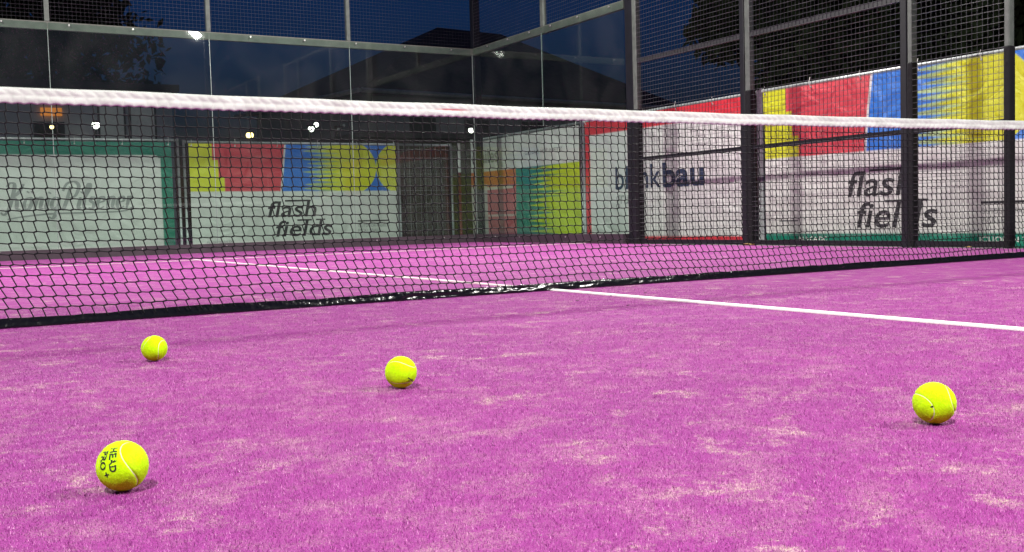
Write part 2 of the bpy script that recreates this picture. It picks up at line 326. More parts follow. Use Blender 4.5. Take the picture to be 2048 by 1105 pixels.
# ------------------------------------------------------------------ court net
def ztop(x): return 0.879 + 0.036 * (x / 5.0) ** 2
net = thing('court_net', 'black court net with white tape stretched across the whole pink court', 'net', (0, 0, 0))
PIT = 0.0432
def build_net():
    nx = int(9.84 / PIT); x0 = -nx * PIT / 2; rows = 20
    V = []; segs = []
    def wob(x, z): return 0.010 * math.sin(1.7 * x + 0.5) * (1 - z) + 0.006 * math.sin(5.1 * x + 2 * z) + 0.003 * math.sin(13.7 * x)
    idx = {}
    for i in range(nx + 1):
        for j in range(rows + 1):
            bx = x0 + i * PIT; zt = ztop(bx) - 0.050
            f = j / rows; z = zt - f * (zt - 0.030)
            s = max(0.0, (f - 0.62) / 0.38); pull = 0.5 + 0.5 * math.sin(0.9 * bx + 1.2) * math.sin(2.3 * bx)
            lean = 0.045 * s * s * (0.45 + pull) - 0.012 * f
            jx, jz = rnd.gauss(0, 0.0006), rnd.gauss(0, 0.0005)
            y = wob(bx, z) * 0.6 - 0.012 * s * s * (0.4 + pull)
            on = 1 if 0 < j < rows else 0; kx = on * (0.0030 + 0.0052 * f ** 1.4); kz = on * 0.0017
            idx[i, j, 'H'] = len(V); V.append((bx + lean + kx + jx, y, z + kz + jz + 0.006 * s * math.sin(4 * bx)))
            idx[i, j, 'L'] = len(V); V.append((bx + lean - kx + jx, y, z - kz + jz + 0.006 * s * math.sin(4 * bx)))
    mb = MB(); r = 0.0026
    for i in range(nx + 1):
        for j in range(rows + 1):
            a, b_ = idx[i, j, 'H'], idx[i, j, 'L']
            if 0 < j < rows: segs.append((a, b_, 1.35))
            if j < rows: segs.append((b_, idx[i, j + 1, 'H'], 1))
            if i < nx and 0 < j < rows: segs.append((a, idx[i + 1, j, 'L'], 1))
    for a, b_, k in segs: mb.tube([V[a], V[b_]], r * k, 3, caps=False)
    obj('net_mesh', mb, M['net'], net, kind='stuff', smooth=True)
    # tape: folded over the net, showing the cells beneath
    xs = np.arange(-4.93, 4.931, PIT / 10); ring = []
    nz = 12; V = []
    for x in xs:
        zt = ztop(x) + 0.0012 * math.sin(x * 9) ; H = 0.058
        for side in (-1, 1):
            for k in range(nz + 1):
                f = k / nz if side < 0 else 1 - k / nz       # 0 bottom .. 1 top
                c = abs(math.sin(math.pi * x / PIT))
                if f < 0.48:
                    bmp = 0.0058 * math.sqrt(c) * math.sin(math.pi * min(f / 0.48, 1)) ** 0.6
                else:
                    q = (f - 0.48) / 0.52
                    bmp = 0.0040 * abs(math.sin(math.pi * (x / PIT + 0.75 * q + 0.12 * math.sin(x * 31)))) ** 0.7 * math.sin(math.pi * q) ** 0.5
                th = 0.0035 + bmp + 0.0008 * math.sin(23 * x + 9 * f)
                if f > 0.93: th *= 0.55
                V.append((x, side * th + 0.6 * (0.006 * math.sin(5.1 * x + 1.7)), zt - H + f * H - (0.0035 * (1 - c) * (f < 0.02))))
    R = 2 * (nz + 1); F = []
    for i in range(len(xs) - 1):
        for k in range(R):
            F.append((i * R + k, i * R + (k + 1) % R, (i + 1) * R + (k + 1) % R, (i + 1) * R + k))
    me = bpy.data.meshes.new('tape'); me.from_pydata(V, [], F); me.update()
    link_mesh('tape', me, M['tape'], net, smooth=True)
    # bottom strip of crumpled black plastic
    xs = np.arange(-4.93, 4.931, 0.012); V = []; F = []; nz = 6
    from mathutils import noise as mn
    for i, x in enumerate(xs):
        h = 0.036 + 0.006 * mn.noise((x * 2.1, 3, 0)) + 0.003 * mn.noise((x * 14, 7, 0))
        for side in (-1, 1):
            for k in range(nz + 1):
                f = k / nz if side < 0 else 1 - k / nz
                cr_ = 0.010 * mn.noise((x * 9, f * 2.2, side * 5)) + 0.006 * mn.noise((x * 31, f * 4, side * 9))
                y = side * (0.012 * (1 - 0.75 * f)) + cr_ * (0.30 + 0.75 * math.exp(-((x + 0.45) / 0.45) ** 2)) * (0.35 + 0.65 * math.sin(math.pi * f)) - 0.006 * math.sin(1.3 * x)
                V.append((x, y, f * h + 0.001))
    R = 2 * (nz + 1)
    for i in range(len(xs) - 1):
        for k in range(R): F.append((i * R + k, i * R + (k + 1) % R, (i + 1) * R + (k + 1) % R, (i + 1) * R + k))
    me = bpy.data.meshes.new('bottom_strip'); me.from_pydata(V, [], F); me.update()
    link_mesh('bottom_strip', me, M['strip'], net, smooth=True)
    for s in (-1, 1):
        o = obj('net_post', MB().box(s * 4.97 - 0.03, s * 4.97 + 0.03, -0.04, 0.04, 0, 0.93), M['steel_dark'], net); bevel(o, 0.008)
build_net()

# ------------------------------------------------------------------ glass walls
def wires(parent, axis, c, a0, a1, z0, z1, w=0.0038):
    for nm, which, mt in (('upright_wires', 0, 'wire'), ('level_wires', 1, 'wire_level_lit')):
        obj(nm, wire_grid(axis, c, a0, a1, z0, z1, which, w=w), M[mt], parent, kind='stuff')
def wire_grid(axis, c, a0, a1, z0, z1, which, pitch=0.05, w=0.0038):
    """welded mesh in the plane axis=c; one run of upright wires, one of level wires set a wire's width behind"""
    mb = MB(); h = w / 2
    n = int(round((a1 - a0) / pitch)) if which == 0 else 0
    for i in range(1, n):
        a = a0 + i * (a1 - a0) / n
        g_ = h * 0.72
        if axis == 'x': mb.box(c - h, c + h, a - g_, a + g_, z0, z1)
        else: mb.box(a - g_, a + g_, c - h, c + h, z0, z1)
    n = int(round((z1 - z0) / pitch)) if which == 1 else 0
    for i in range(1, n):
        z = z0 + i * (z1 - z0) / n
        if axis == 'x': mb.tube([(c - 1.9 * h, a0, z), (c - 1.9 * h, a1, z)], h, 5)
        else: mb.tube([(a0, c - 1.9 * h, z), (a1, c - 1.9 * h, z)], h, 5)
    return mb

GT = 2.90          # glass top
back = thing('back_glass_wall', 'tall clear glass end wall with a level grey beam and mesh above it', 'glass wall', (0, 10, 0))
for i in range(5):
    xa = -5 + 2 * i
    obj('glass_pane', MB().box(xa + 0.006, xa + 1.994 - (0.02 if i == 4 else 0), 10.0, 10.012, 0.125, GT + 0.05), M['glass'], back)
    if i < 4: obj('pane_edge', MB().box(xa + 1.9945, xa + 2.0015, 10.0, 10.012, 0.125, GT - 0.03), M['paneedge'], back)
obj('beam', MB().box(-5.05, 5.04, 10.016, 10.076, GT - 0.035, GT + 0.065), M['steel_rail'], back)
obj('top_rail', MB().box(-5.05, 5.04, 10.016, 10.076, 3.94, 4.0), M['steel_rail'], back)
for x in (-5, -3, -1, 1, 3):
    bevel(obj('post', MB().box(x - 0.028, x + 0.028, 10.012, 10.072, GT + 0.067, 3.938), M['steel_grey'], back), 0.006)
wires(back, 'y', 10.042, -5, 5, GT + 0.065, 3.94, w=0.0020)
obj('kerb', MB().box(-5.05, 4.92, 9.95, 10.06, -0.01, 0.12), M['kerbmat'], back)
for i in range(13):
    x = -4.6 + i * 0.77
    obj('bolt', MB().tube([(x, 9.998, GT + 0.03), (x, 9.986, GT + 0.03)], 0.012, 8), M['bolt'], back)
for i in range(9):
    x = -4.4 + i * 1.1
    obj('bolt', MB().tube([(x, 9.949, 0.085), (x, 9.941, 0.085)], 0.010, 8), M['bolt'], back)

side = thing('side_glass_wall', 'pair of clear glass panes closing the far right corner of the court', 'glass wall', (5, 8, 0))
for ya, yb in ((6.115, 7.997), (8.003, 9.985)):
    obj('glass_pane', MB().box(5.0, 5.012, ya, yb, 0.125, GT + 0.05), M['glass'], side)
obj('pane_edge', MB().box(5.0, 5.012, 7.9975, 8.0025, 0.125, GT - 0.03), M['paneedge'], side)
obj('pane_edge', MB().box(4.994, 4.999, 9.986, 9.997, 0.125, GT - 0.03), M['paneedge'], side)
obj('beam', MB().box(5.016, 5.076, 6.13, 10.012, GT - 0.035, GT + 0.065), M['steel_rail'], side)
obj('top_rail', MB().box(5.016, 5.076, 6.13, 10.012, 3.94, 4.0), M['steel_rail'], side)
bevel(obj('post', MB().box(5.014, 5.074, 7.96, 8.04, GT + 0.067, 3.938), M['steel_grey'], side), 0.006)
bevel(obj('corner_post', MB().box(5.045, 5.16, 10.018, 10.13, -0.01, 4.0), M['steel_dark'], side), 0.008)
wires(side, 'x', 5.044, 6.13, 10.0, GT + 0.065, 3.94, w=0.0026)
obj('kerb', MB().box(4.93, 5.06, 6.12, 9.945, -0.01, 0.12), M['kerbmat'], side)
for y in (6.4, 7.1, 7.75, 8.3, 8.9, 9.5):
    obj('bolt', MB().tube([(4.998, y, GT + 0.03), (4.986, y, GT + 0.03)], 0.012, 8), M['bolt'], side)
for y in (6.6, 7.4, 8.6, 9.3):
    obj('bolt', MB().tube([(4.929, y, 0.085), (4.921, y, 0.085)], 0.010, 8), M['bolt'], side)

# mesh panels of the long side, each with its own pair of posts, three rails and welded wire
def mesh_panel(y0, y1, label):
    t_ = thing('mesh_fence_panel', label, 'fence panel', (5, (y0 + y1) / 2, 0), 'welded mesh panels along the right side of the court')
    wp = 0.07 if y1 - y0 > 1.5 else 0.045
    for ya, yb, far in ((y0, y0 + wp, 0), (y1 - wp, y1, 1)):
        p_ = bevel(obj('post', MB().box(4.985, 5.055, ya, yb, -0.01, 4.0), M['steel_dark'] if far == 0 and wp > 0.05 else M['steel_grey'], t_), 0.008)  # grey posts: light on their near faces put into the colour
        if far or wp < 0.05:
            c_ = bevel(obj('post_lower_box', MB().box(4.978, 5.062, ya - 0.006, yb + 0.004, 0.0, 1.62), M['matt_dark'], t_), 0.012)  # dark box around the lower part of the post
    for z, h in ((0.03, 0.05), (1.02, 0.042), (2.19, 0.05), (3.95, 0.05)):
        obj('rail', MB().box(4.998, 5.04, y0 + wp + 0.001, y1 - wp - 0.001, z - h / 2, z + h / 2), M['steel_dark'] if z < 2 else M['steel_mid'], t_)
    wires(t_, 'x', 4.992, y0 + wp, y1 - wp, 0.055, 3.925)
mesh_panel(4.005, 5.92, 'welded mesh panel beside the glass, in front of the blankbau banner')
mesh_panel(1.965, 3.995, 'welded mesh panel in front of the red and blue half of the banner')
mesh_panel(0.98, 1.955, 'narrow welded mesh panel in front of the yellow ball on the banner')
mesh_panel(-1.955, -0.98, 'narrow welded mesh panel past the net, beyond the right edge of the view')
mesh_panel(-3.995, -1.965, 'wide welded mesh panel past the net, beyond the right edge of the view')

# floodlight masts: a square pole with two heads leaning in over the court
def mast(sx, sy, label):
    x, y = sx * 5.055, sy * 6.02
    t_ = thing('floodlight_mast', label, 'floodlight', (x, y, 0), 'floodlight masts at the sides of the court')
    bevel(obj('pole', MB().box(x - 0.05, x + 0.05, y - 0.08, y + 0.08, GZ, 6.0), M['steel_dark'], t_), 0.01)
    if sy > 0 and sx > 0:
        bevel(obj('lit_face', MB().box(x - 0.058, x + 0.03, y - 0.094, y - 0.081, 0.0, 4.0), M['steel_grey'], t_), 0.004)  # thin grey slab painting the light on the pole's near face
    obj('crossbar', MB().tube([(x, y - 0.34, 5.92), (x, y + 0.34, 5.92)], 0.03, 8), M['steel_dark'], t_)
    for k in (-1, 1):
        hx, hy, hz = x - sx * (0.34 + 0.11 * k), y + k * 0.26, 5.92 + 0.03 * k
        obj('arm', MB().tube([(x, hy, 5.92), (hx + sx * 0.12, hy, 6.02)], 0.022, 6), M['steel_dark'], t_)
        tilt = math.radians(42) * sx
        Rm = Matrix.Translation((hx, hy, hz)) @ Matrix.Rotation(tilt, 4, 'Y') @ Matrix.Rotation(math.radians(-18) * sy, 4, 'X')
        hb = MB().box(-0.20, 0.20, -0.17, 0.17, 0.0, 0.07); hb.v = [tuple(Rm @ Vector(q)) for q in hb.v]
        hd = bevel(obj('lamp_head', hb, M['steel_dark'], t_), 0.01)
        lb = MB().box(-0.17, 0.17, -0.14, 0.14, -0.006, -0.001); lb.v = [tuple(Rm @ Vector(q)) for q in lb.v]
        obj('lens', lb, M['lens'], t_)
        ld = bpy.data.lights.new('flood_lamp', 'AREA'); ld.shape = 'RECTANGLE'; ld.size = 0.34; ld.size_y = 0.28
        ld.energy = FLOOD_WATTS; ld.color = (1.0, 0.965, 0.90); ld.spread = math.radians(162)
        lo = bpy.data.objects.new('flood_lamp', ld); C.objects.link(lo); lo.matrix_world = Rm @ Matrix.Translation((0, 0, -0.012))
        lo.parent = t_; lo.matrix_parent_inverse = Matrix.Translation(-Vector((x, y, 0)))
mast(1, 1, 'dark square floodlight mast where the corner glass meets the side mesh')
mast(1, -1, 'floodlight mast on the right side near the photographer, its two lamps mirrored in the glass')
mast(-1, 1, 'floodlight mast on the left side beyond the net, out of view')
mast(-1, -1, 'floodlight mast on the left side near the photographer, out of view')

# ------------------------------------------------------------------ site fence panels and banners behind the walls
FX, FY = 5.65, 12.0
def fence_panel(P, u, W, top, label, wires=False):
    """mobile fence panel: P = left bottom corner on the ground (as seen), u = unit direction to the right"""
    P = Vector(P); u = Vector(u); z0 = GZ + 0.06
    t_ = thing('site_fence_panel', label, 'fence panel', (P + u * W / 2), 'mobile site fence panels outside the glass')
    q = lambda s, z, off=0: P + u * s + Vector((0, 0, z - P.z)) + off * Vector((-u.y, u.x, 0))
    r = 0.021
    obj('pipe', MB().tube([q(0, z0), q(0, top + 0.03)], r, 10), M['galv'], t_, smooth=True)
    obj('pipe', MB().tube([q(W, z0), q(W, top + 0.03)], r, 10), M['galv'], t_, smooth=True)
    obj('pipe', MB().tube([q(r, top), q(W - r, top)], r, 10), M['galv'], t_, smooth=True)
    obj('pipe', MB().tube([q(r, z0 + 0.12), q(W - r, z0 + 0.12)], r, 10), M['galv'], t_, smooth=True)
    for s in (0.0, W):
        f = MB(); c = q(s, GZ)
        f.box(c.x - (0.11 if abs(u.x) < 0.5 else 0.16), c.x + (0.11 if abs(u.x) < 0.5 else 0.16), c.y - 0.16, c.y + 0.16, GZ, GZ + 0.13)
        bevel(obj('foot', f, M['concrete'], t_), 0.02)
    mb = MB()
    n = int(W / (0.10 if wires else 0.20))
    for i in range(1, n): mb.tube([q(W * i / n, z0 + 0.14, 0.004), q(W * i / n, top - 0.02, 0.004)], 0.0022, 4)
    for z in np.arange(z0 + 0.3, top - 0.05, 0.28): mb.tube([q(0.02, z, 0.009), q(W - 0.02, z, 0.009)], 0.0022, 4)
    obj('infill_wires', mb, M['galv'], t_, kind='stuff')
    return t_, q

G_WHITE = (0.66, 0.66, 0.64); G_YEL = (0.62, 0.64, 0.02); G_RED = (0.60, 0.055, 0.08); G_BLUE = (0.025, 0.17, 0.62); G_GREEN = (0.0, 0.20, 0.13)
def wave(u, v, seed, W):
    return (0.016 * np.sin(2.1 * u + seed) * (1 - 0.5 * v) + 0.008 * np.sin(5.3 * u + 2.2 * v + 2 * seed) + 0.006 * np.sin(9.1 * v + 1.7 * u + seed)) * 0.8
class Banner:
    def __init__(s, name, label, P, u, W, z0, z1, fn, seed, cat='banner', group='printed banners tied to the site fence'):
        s.P = Vector(P); s.u = Vector(u); s.n = Vector((u[1], -u[0], 0)); s.W = W; s.z0 = z0; s.z1 = z1; s.seed = seed
        t_ = thing(name, label, cat, (s.P.x + s.u.x * W / 2, s.P.y + s.u.y * W / 2, z0), group); s.t = t_
        d = 0.0105; nu, nv = int(W / d), int((z1 - z0) / d)
        U, Vv = np.meshgrid(np.linspace(0, W, nu + 1), np.linspace(0, z1 - z0, nv + 1), indexing='ij')
        co = s.map(U.ravel(), Vv.ravel(), 0.0)
        i, j = np.meshgrid(np.arange(nu), np.arange(nv), indexing='ij'); a = (i * (nv + 1) + j).ravel()
        F = np.stack([a, a + nv + 1, a + nv + 2, a + 1], 1)
        me = bpy.data.meshes.new('cloth'); me.vertices.add(len(co)); me.vertices.foreach_set('co', co.ravel())
        me.loops.add(F.size); me.loops.foreach_set('vertex_index', F.ravel().astype(np.int32)); me.polygons.add(len(F))
        me.polygons.foreach_set('loop_start', (np.arange(len(F)) * 4).astype(np.int32)); me.update(calc_edges=True)
        col = np.ones((len(co), 4), np.float32); 
        acc = np.zeros((len(co), 3))
        for a_ in (-0.35, 0, 0.35):
            for b_ in (-0.35, 0, 0.35): acc += fn((U.ravel() + a_ * d) / W, (Vv.ravel() + b_ * d) / (z1 - z0))
        col[:, :3] = acc / 9
        at_ = me.attributes.new('print', 'FLOAT_COLOR', 'POINT'); at_.data.foreach_set('color', col.ravel())
        link_mesh('cloth', me, M['tarp'], t_, smooth=True)
        for k in range(6):                                          # eyelets and cable ties along the top
            uu = W * (0.012 + 0.976 * k / 5); c = s.map(np.array([uu]), np.array([z1 - z0 - 0.03]), 0.004)[0]
            e = Vector(c); obj('eyelet', MB().tube([e, e + s.n * 0.004], 0.011, 10), M['bolt'], t_)
            obj('cable_tie', MB().tube([e + s.n * 0.006, e + Vector((0, 0, 0.05)) + s.n * 0.028, e + Vector((0, 0, 0.085 + 0.02 * (k % 2))) + s.n * 0.01], 0.0035, 5), M['white_paint'], t_)
    def map(s, U, Vv, off):
        w = wave(U, Vv / (s.z1 - s.z0), s.seed, s.W) + 0.055 + off
        return np.stack([s.P.x + s.u.x * U + s.n.x * w, s.P.y + s.u.y * U + s.n.y * w, s.z0 + Vv], 1)
    def put(s, name, verts2, faces, mt):
        v2 = np.array(verts2, float); co = s.map(v2[:, 0], v2[:, 1], 0.004)
        me = bpy.data.meshes.new(name); me.from_pydata([tuple(q) for q in co], [], faces); me.update()
        return link_mesh(name, me, mt, s.t)
    def text(s, body, u0, z, width, mt, height=None, shear=0.0, bold=0.0, name='lettering'):
        """lettering fitted to a width; u0 and z (world height) give the left end of the base line"""
        V, F = text_mesh(body, shear, bold); x0, x1 = V[:, 0].min(), V[:, 0].max()
        k = width / (x1 - x0); ky = k if height is None else height / max(V[:, 1].max(), 1e-6)
        v2 = np.stack([u0 + (V[:, 0] - x0) * k, z - s.z0 + V[:, 1] * ky], 1)
        return s.put(name, v2, F, mt)
    def bar(s, ua, ub, z, h, mt, slant=0.0):
        n = max(2, int((ub - ua) / 0.05)); v = []
        for i in range(n + 1):
            uu = ua + (ub - ua) * i / n; v += [(uu, z - s.z0), (uu + slant * h, z - s.z0 + h)]
        return s.put('printed_bar', v, [(2 * i, 2 * i + 2, 2 * i + 3, 2 * i + 1) for i in range(n)], mt)
def text_mesh(body, shear=0.0, bold=0.0):
    cu = bpy.data.curves.new('txt', 'FONT'); cu.body = body; cu.size = 1.0; cu.shear = shear; cu.offset = bold; cu.resolution_u = 4; cu.fill_mode = 'FRONT'
    o = bpy.data.objects.new('txt', cu); C.objects.link(o)
    me = bpy.data.meshes.new_from_object(o.evaluated_get(bpy.context.evaluated_depsgraph_get()))
    V = np.array([v.co[:] for v in me.vertices]); F = [tuple(f.vertices) for f in me.polygons]
    bpy.data.objects.remove(o); bpy.data.curves.remove(cu); bpy.data.meshes.remove(me)
    return V, F

def col_(sel, c, out): out[sel] = c
def flash_art(green_hem, cxu=0.766):
    rows = np.random.default_rng(3).uniform(0, 1, 40)
    def fn(u, v):
        out = np.zeros((len(u), 3)); out[:] = G_WHITE
        vb = 0.56                                       # lower edge of the coloured block
        blk = v > vb + 0.012 * (0.2 - u)
        h = (v - vb) / (1 - vb)
        red0 = np.where(h > 0.66, 0.102, np.where(h > 0.30, 0.128, 0.153))
        redr = 0.412 + 0.024 * h
        out[blk] = G_BLUE
        out[blk & (u < redr + 0.008)] = G_WHITE
        out[blk & (u < redr)] = G_RED; out[blk & (u < red0)] = G_YEL
        # speeding ball: streaks on the left, round on the right; then the next ball's edge
        R = 0.126; asp = 1.72 / 3.44
        r_ = np.hypot(u - cxu, (h - 0.5) * (1 - vb) * asp)
        k = np.clip((h * 11).astype(int), 0, 39); ph = np.abs((h * 11) % 1 - 0.5) * 2
        st = cxu - 0.251 + 0.06 * rows[k] + 0.11 * ph ** 1.5
        so = cxu - 0.181 + 0.04 * rows[(k + 7) % 40] + 0.10 * ph ** 1.2
        pale = (0.33, 0.45, 0.20)
        out[blk & (u > st) & (u < so)] = pale
        out[blk & (u >= so) & (u < cxu)] = G_YEL
        out[blk & (u >= cxu) & (r_ < R)] = G_YEL
        r2 = np.hypot(u - (cxu + 2 * R), (h - 0.5) * (1 - vb) * asp)
        out[blk & (r2 < R)] = G_YEL
        if green_hem: out[v < 0.075] = G_GREEN
        return out
    return fn
def konig_art(u, v):
    out = np.zeros((len(u), 3)); out[:] = G_WHITE
    e = (u < 0.06) | (u > 0.95) | (v > 0.885) | (v < 0.02)
    out[e] = (0.0, 0.19, 0.125)
    cc = (u > 0.925) & (v > 0.86) & (np.hypot((u - 0.925) / 0.017, (v - 0.86) / 0.025) > 1); out[cc] = (0.0, 0.19, 0.125)
    return out
def bank_art(u, v):
    out = np.zeros((len(u), 3)); out[:] = (0.68, 0.68, 0.67)
    e = (u < 0.032) | (u > 0.97) | (v > 0.885 + 0.05 * (u > 0.3)* 0) | (v < 0.055)
    out[e] = (0.62, 0.03, 0.05); return out
def corner_art(u, v):
    out = np.zeros((len(u), 3)); out[:] = G_WHITE
    low = v < 0.70; h = v / 0.70
    rows = np.random.default_rng(5).uniform(0, 1, 40); k = np.clip((h * 15).astype(int), 0, 39); ph = (h * 15) % 1
    out[low] = (0.02, 0.22, 0.16)
    fringe = 0.56 + 0.30 * np.abs(ph - 0.5) * 2 * (0.6 + 0.6 * rows[k])
    out[low & (u > fringe)] = (0.50, 0.62, 0.01)
    left = low & (u < 0.45); out[left] = (0.52, 0.10, 0.12)
    out[left & (h > 0.80)] = (0.60, 0.15, 0.06)
    out[left & (h < 0.80) & (u < 0.16)] = (0.55, 0.50, 0.46)
    out[left & (h < 0.78) & (h > 0.74) & (u < 0.42)] = (0.66, 0.60, 0.55)
    out[left & (h < 0.40) & (h > 0.37)] = (0.62, 0.45, 0.42)
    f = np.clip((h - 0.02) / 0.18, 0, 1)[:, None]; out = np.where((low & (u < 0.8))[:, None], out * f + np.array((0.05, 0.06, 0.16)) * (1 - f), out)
    return out

TOP = 1.665
# back fence, left to right
ux = (1, 0, 0)
fence_panel((-2.50, FY, GZ), ux, 3.47, TOP, 'site fence panel behind the glass, carrying the green-edged white banner')
fence_panel((1.06, FY, GZ), ux, 3.50, TOP - 0.02, 'site fence panel behind the glass, left of the bare dark wire panel')
fence_panel((4.62, FY + 0.02, GZ), ux, 1.0, TOP - 0.02, 'bare wire site fence panel in the far corner, no banner on it', wires=True)
kb = Banner('banner', 'white banner with green border and grey script lettering at the far left', (-2.50, FY, 0), ux, 3.36, -0.05, 1.63, konig_art, 1.0)
fb = Banner('banner', 'flash fields banner behind the glass end wall, red, blue and yellow on top', (1.12, FY, 0), ux, 3.42, -0.05, 1.62, flash_art(False), 2.3)
# side fence, from the corner towards the net (seen left to right)
uy = (0, -1, 0)
fence_panel((FX, 11.30, GZ), uy, 3.27, TOP, 'site fence panel beyond the corner glass with the orange and green banner')
fence_panel((FX, 7.975, GZ), uy, 3.47, TOP + 0.01, 'site fence panel with the red-edged blankbau banner')
fence_panel((FX, 4.452, GZ), uy, 3.50, TOP + 0.02, 'site fence panel outside the side mesh with the large flash fields banner')
fence_panel((FX, 0.88, GZ), uy, 3.50, TOP + 0.02, 'bare site fence panel past the net, beyond the right edge of the view')
cb = Banner('banner', 'banner in the far right corner, white above, orange and green with yellow fringe below', (FX, 11.24, 0), uy, 3.22, -0.05, 1.63, corner_art, 3.1)
bb = Banner('banner', 'white blankbau gruppe banner with a red border behind the mesh', (FX, 7.88, 0), uy, 3.38, -0.02, 1.655, bank_art, 4.4)
sb = Banner('banner', 'flash fields banner behind the side mesh at the right, green hem at the bottom', (FX, 4.37, 0), uy, 3.42, -0.02, 1.665, flash_art(True, 0.812), 5.2)

# lettering
LB, LG, LN, LW = M['letter_black'], M['letter_grey'], M['letter_navy'], M['letter_white']
for B, d in ((fb, 0.0), (sb, 0.0)):
    s_ = 1.0
    B.text('flash', 1.19, 0.475 + d, 0.80, LB, height=0.25, shear=0.18, bold=0.008)
    B.text('fields', 1.31, 0.165 + d, 0.93, LB, height=0.25, shear=0.18, bold=0.008)
    B.bar(1.47, 1.90, 0.715 + d, 0.026, LB); B.bar(1.66, 1.90, 0.405 + d, 0.024, LB); B.bar(1.97, 2.13, 0.408 + d, 0.022, LB)
    B.bar(2.69, 3.26, 0.365 + d, 0.022, LB)
    B.text('OUTDOOR PADEL &', 2.69, 0.275 + d, 0.57, LG, height=0.05, bold=0.01)
    B.text('PICKLEBALL', 2.69, 0.195 + d, 0.40, LG, height=0.05, bold=0.01)
sb.bar(0.22, 0.52, 0.235, 0.010, LB)
sb.text('MLB CA DC', 0.52, 0.028, 0.40, LW, height=0.045, bold=0.02)
sb.text('JCLIOPEN TORS', 2.66, 0.028, 0.66, LW, height=0.045, bold=0.02)
fb.text('FLASHFIELDS.DE', 0.22, 0.095, 0.40, LG, height=0.03)
bb.text('blank', 0.72, 0.695, 0.97, LN, height=0.30, bold=0.006)
bb.text('bau', 1.735, 0.695, 0.77, LN, height=0.30, bold=0.03)
bb.text('gruppe', 0.73, 0.50, 0.62, LG, height=0.12)
cb.text('smiles', 0.05, 1.27, 0.85, LG, height=0.22, bold=0.02)
cb.text('GENAU MIT NETZ', 1.75, 1.31, 1.05, LG, height=0.055, bold=0.01)

# script lettering, drawn as brush strokes
def catmull(pts, n=6):
    P = [pts[0]] + list(pts) + [pts[-1]]; out = []
    for i in range(1, len(P) - 2):
        p0, p1, p2, p3 = [np.array(q, float) for q in P[i - 1:i + 3]]
        for k in range(n):
            t_ = k / n
            out.append(0.5 * ((2 * p1) + (-p0 + p2) * t_ + (2 * p0 - 5 * p1 + 4 * p2 - p3) * t_ ** 2 + (-p0 + 3 * p1 - 3 * p2 + p3) * t_ ** 3))
    out.append(np.array(P[-1], float)); return out
GL = {
 'K': (0.86, [[(0.02, 1.05), (0.12, 1.22), (0.30, 1.20), (0.36, 1.0), (0.33, 0.5), (0.26, 0.0), (0.10, -0.22), (-0.06, -0.10)], [(0.74, 1.18), (0.58, 0.80), (0.36, 0.58)], [(0.38, 0.60), (0.56, 0.40), (0.62, 0.08), (0.80, 0.02)]]),
 'o': (0.46, [[(0.30, 0.56), (0.12, 0.50), (0.06, 0.20), (0.18, 0.0), (0.34, 0.10), (0.38, 0.40), (0.30, 0.56), (0.42, 0.50)]]),
 '"': (0.0, [[(-0.34, 0.78), (-0.30, 0.84)], [(-0.16, 0.78), (-0.12, 0.84)]]),
 'n': (0.52, [[(0.04, 0.52), (0.12, 0.50), (0.10, 0.0)], [(0.11, 0.30), (0.24, 0.54), (0.36, 0.48), (0.36, 0.08), (0.50, 0.04)]]),
 'i': (0.26, [[(0.06, 0.50), (0.12, 0.48), (0.10, 0.06), (0.24, 0.06)], [(0.13, 0.74), (0.16, 0.80)]]),
 'g': (0.50, [[(0.36, 0.52), (0.16, 0.54), (0.06, 0.26), (0.16, 0.04), (0.34, 0.14), (0.38, 0.52)], [(0.38, 0.52), (0.36, 0.0), (0.24, -0.40), (0.02, -0.34)]]),
 'P': (0.72, [[(0.28, 1.05), (0.24, 0.5), (0.14, 0.02), (0.02, 0.0)], [(-0.02, 0.85), (0.10, 1.18), (0.44, 1.28), (0.68, 1.05), (0.58, 0.62), (0.28, 0.52)]]),
 'l': (0.28, [[(0.06, 0.46), (0.24, 0.92), (0.20, 1.16), (0.10, 1.02), (0.08, 0.14), (0.24, 0.04)]]),
 's': (0.38, [[(0.30, 0.50), (0.14, 0.54), (0.08, 0.38), (0.28, 0.22), (0.22, 0.02), (0.04, 0.06)]]),
 'e': (0.44, [[(0.08, 0.28), (0.34, 0.36), (0.28, 0.55), (0.10, 0.46), (0.06, 0.18), (0.18, 0.0), (0.40, 0.10)]]),
 'r': (0.38, [[(0.04, 0.52), (0.12, 0.50), (0.10, 0.0)], [(0.11, 0.30), (0.22, 0.54), (0.36, 0.50)]]),
 '_': (0, [])}
def script(B, word, u0, z, width, height, mt):
    x = 0; S = []
    for ch in word:
        w, st = GL[ch]
        for s_ in st: S.append([(q[0] + x + 0.22 * q[1], q[1]) for q in s_])
        x += w
    S.append([(0.2, -0.42), (1.0, -0.30), (2.2, -0.20), (x * 0.6, -0.18), (x - 0.5, -0.14), (x + 0.10, 0.10)])
    k = width / (x + 0.3); ky = height / 1.3
    for s_ in S:
        c = [np.array((u0 + q[0] * k, z - B.z0 + q[1] * ky)) for q in catmull(s_)]
        v = []; n = len(c)
        for i, q in enumerate(c):
            d = c[min(i + 1, n - 1)] - c[max(i - 1, 0)]; d = d / (np.linalg.norm(d) + 1e-9)
            hw = 0.021 * (0.55 + 0.75 * abs(d[1])) * (0.45 + 0.55 * math.sin(math.pi * min(1, max(0.12, i / (n - 1)))))
            nrm = np.array((-d[1], d[0])); v += [q + nrm * hw, q - nrm * hw]
        B.put('lettering', v, [(2 * i, 2 * i + 1, 2 * i + 3, 2 * i + 2) for i in range(n - 1)], mt)
script(kb, 'Ko"nigPilsener', 1.03, 0.66, 1.82, 0.40, LG)

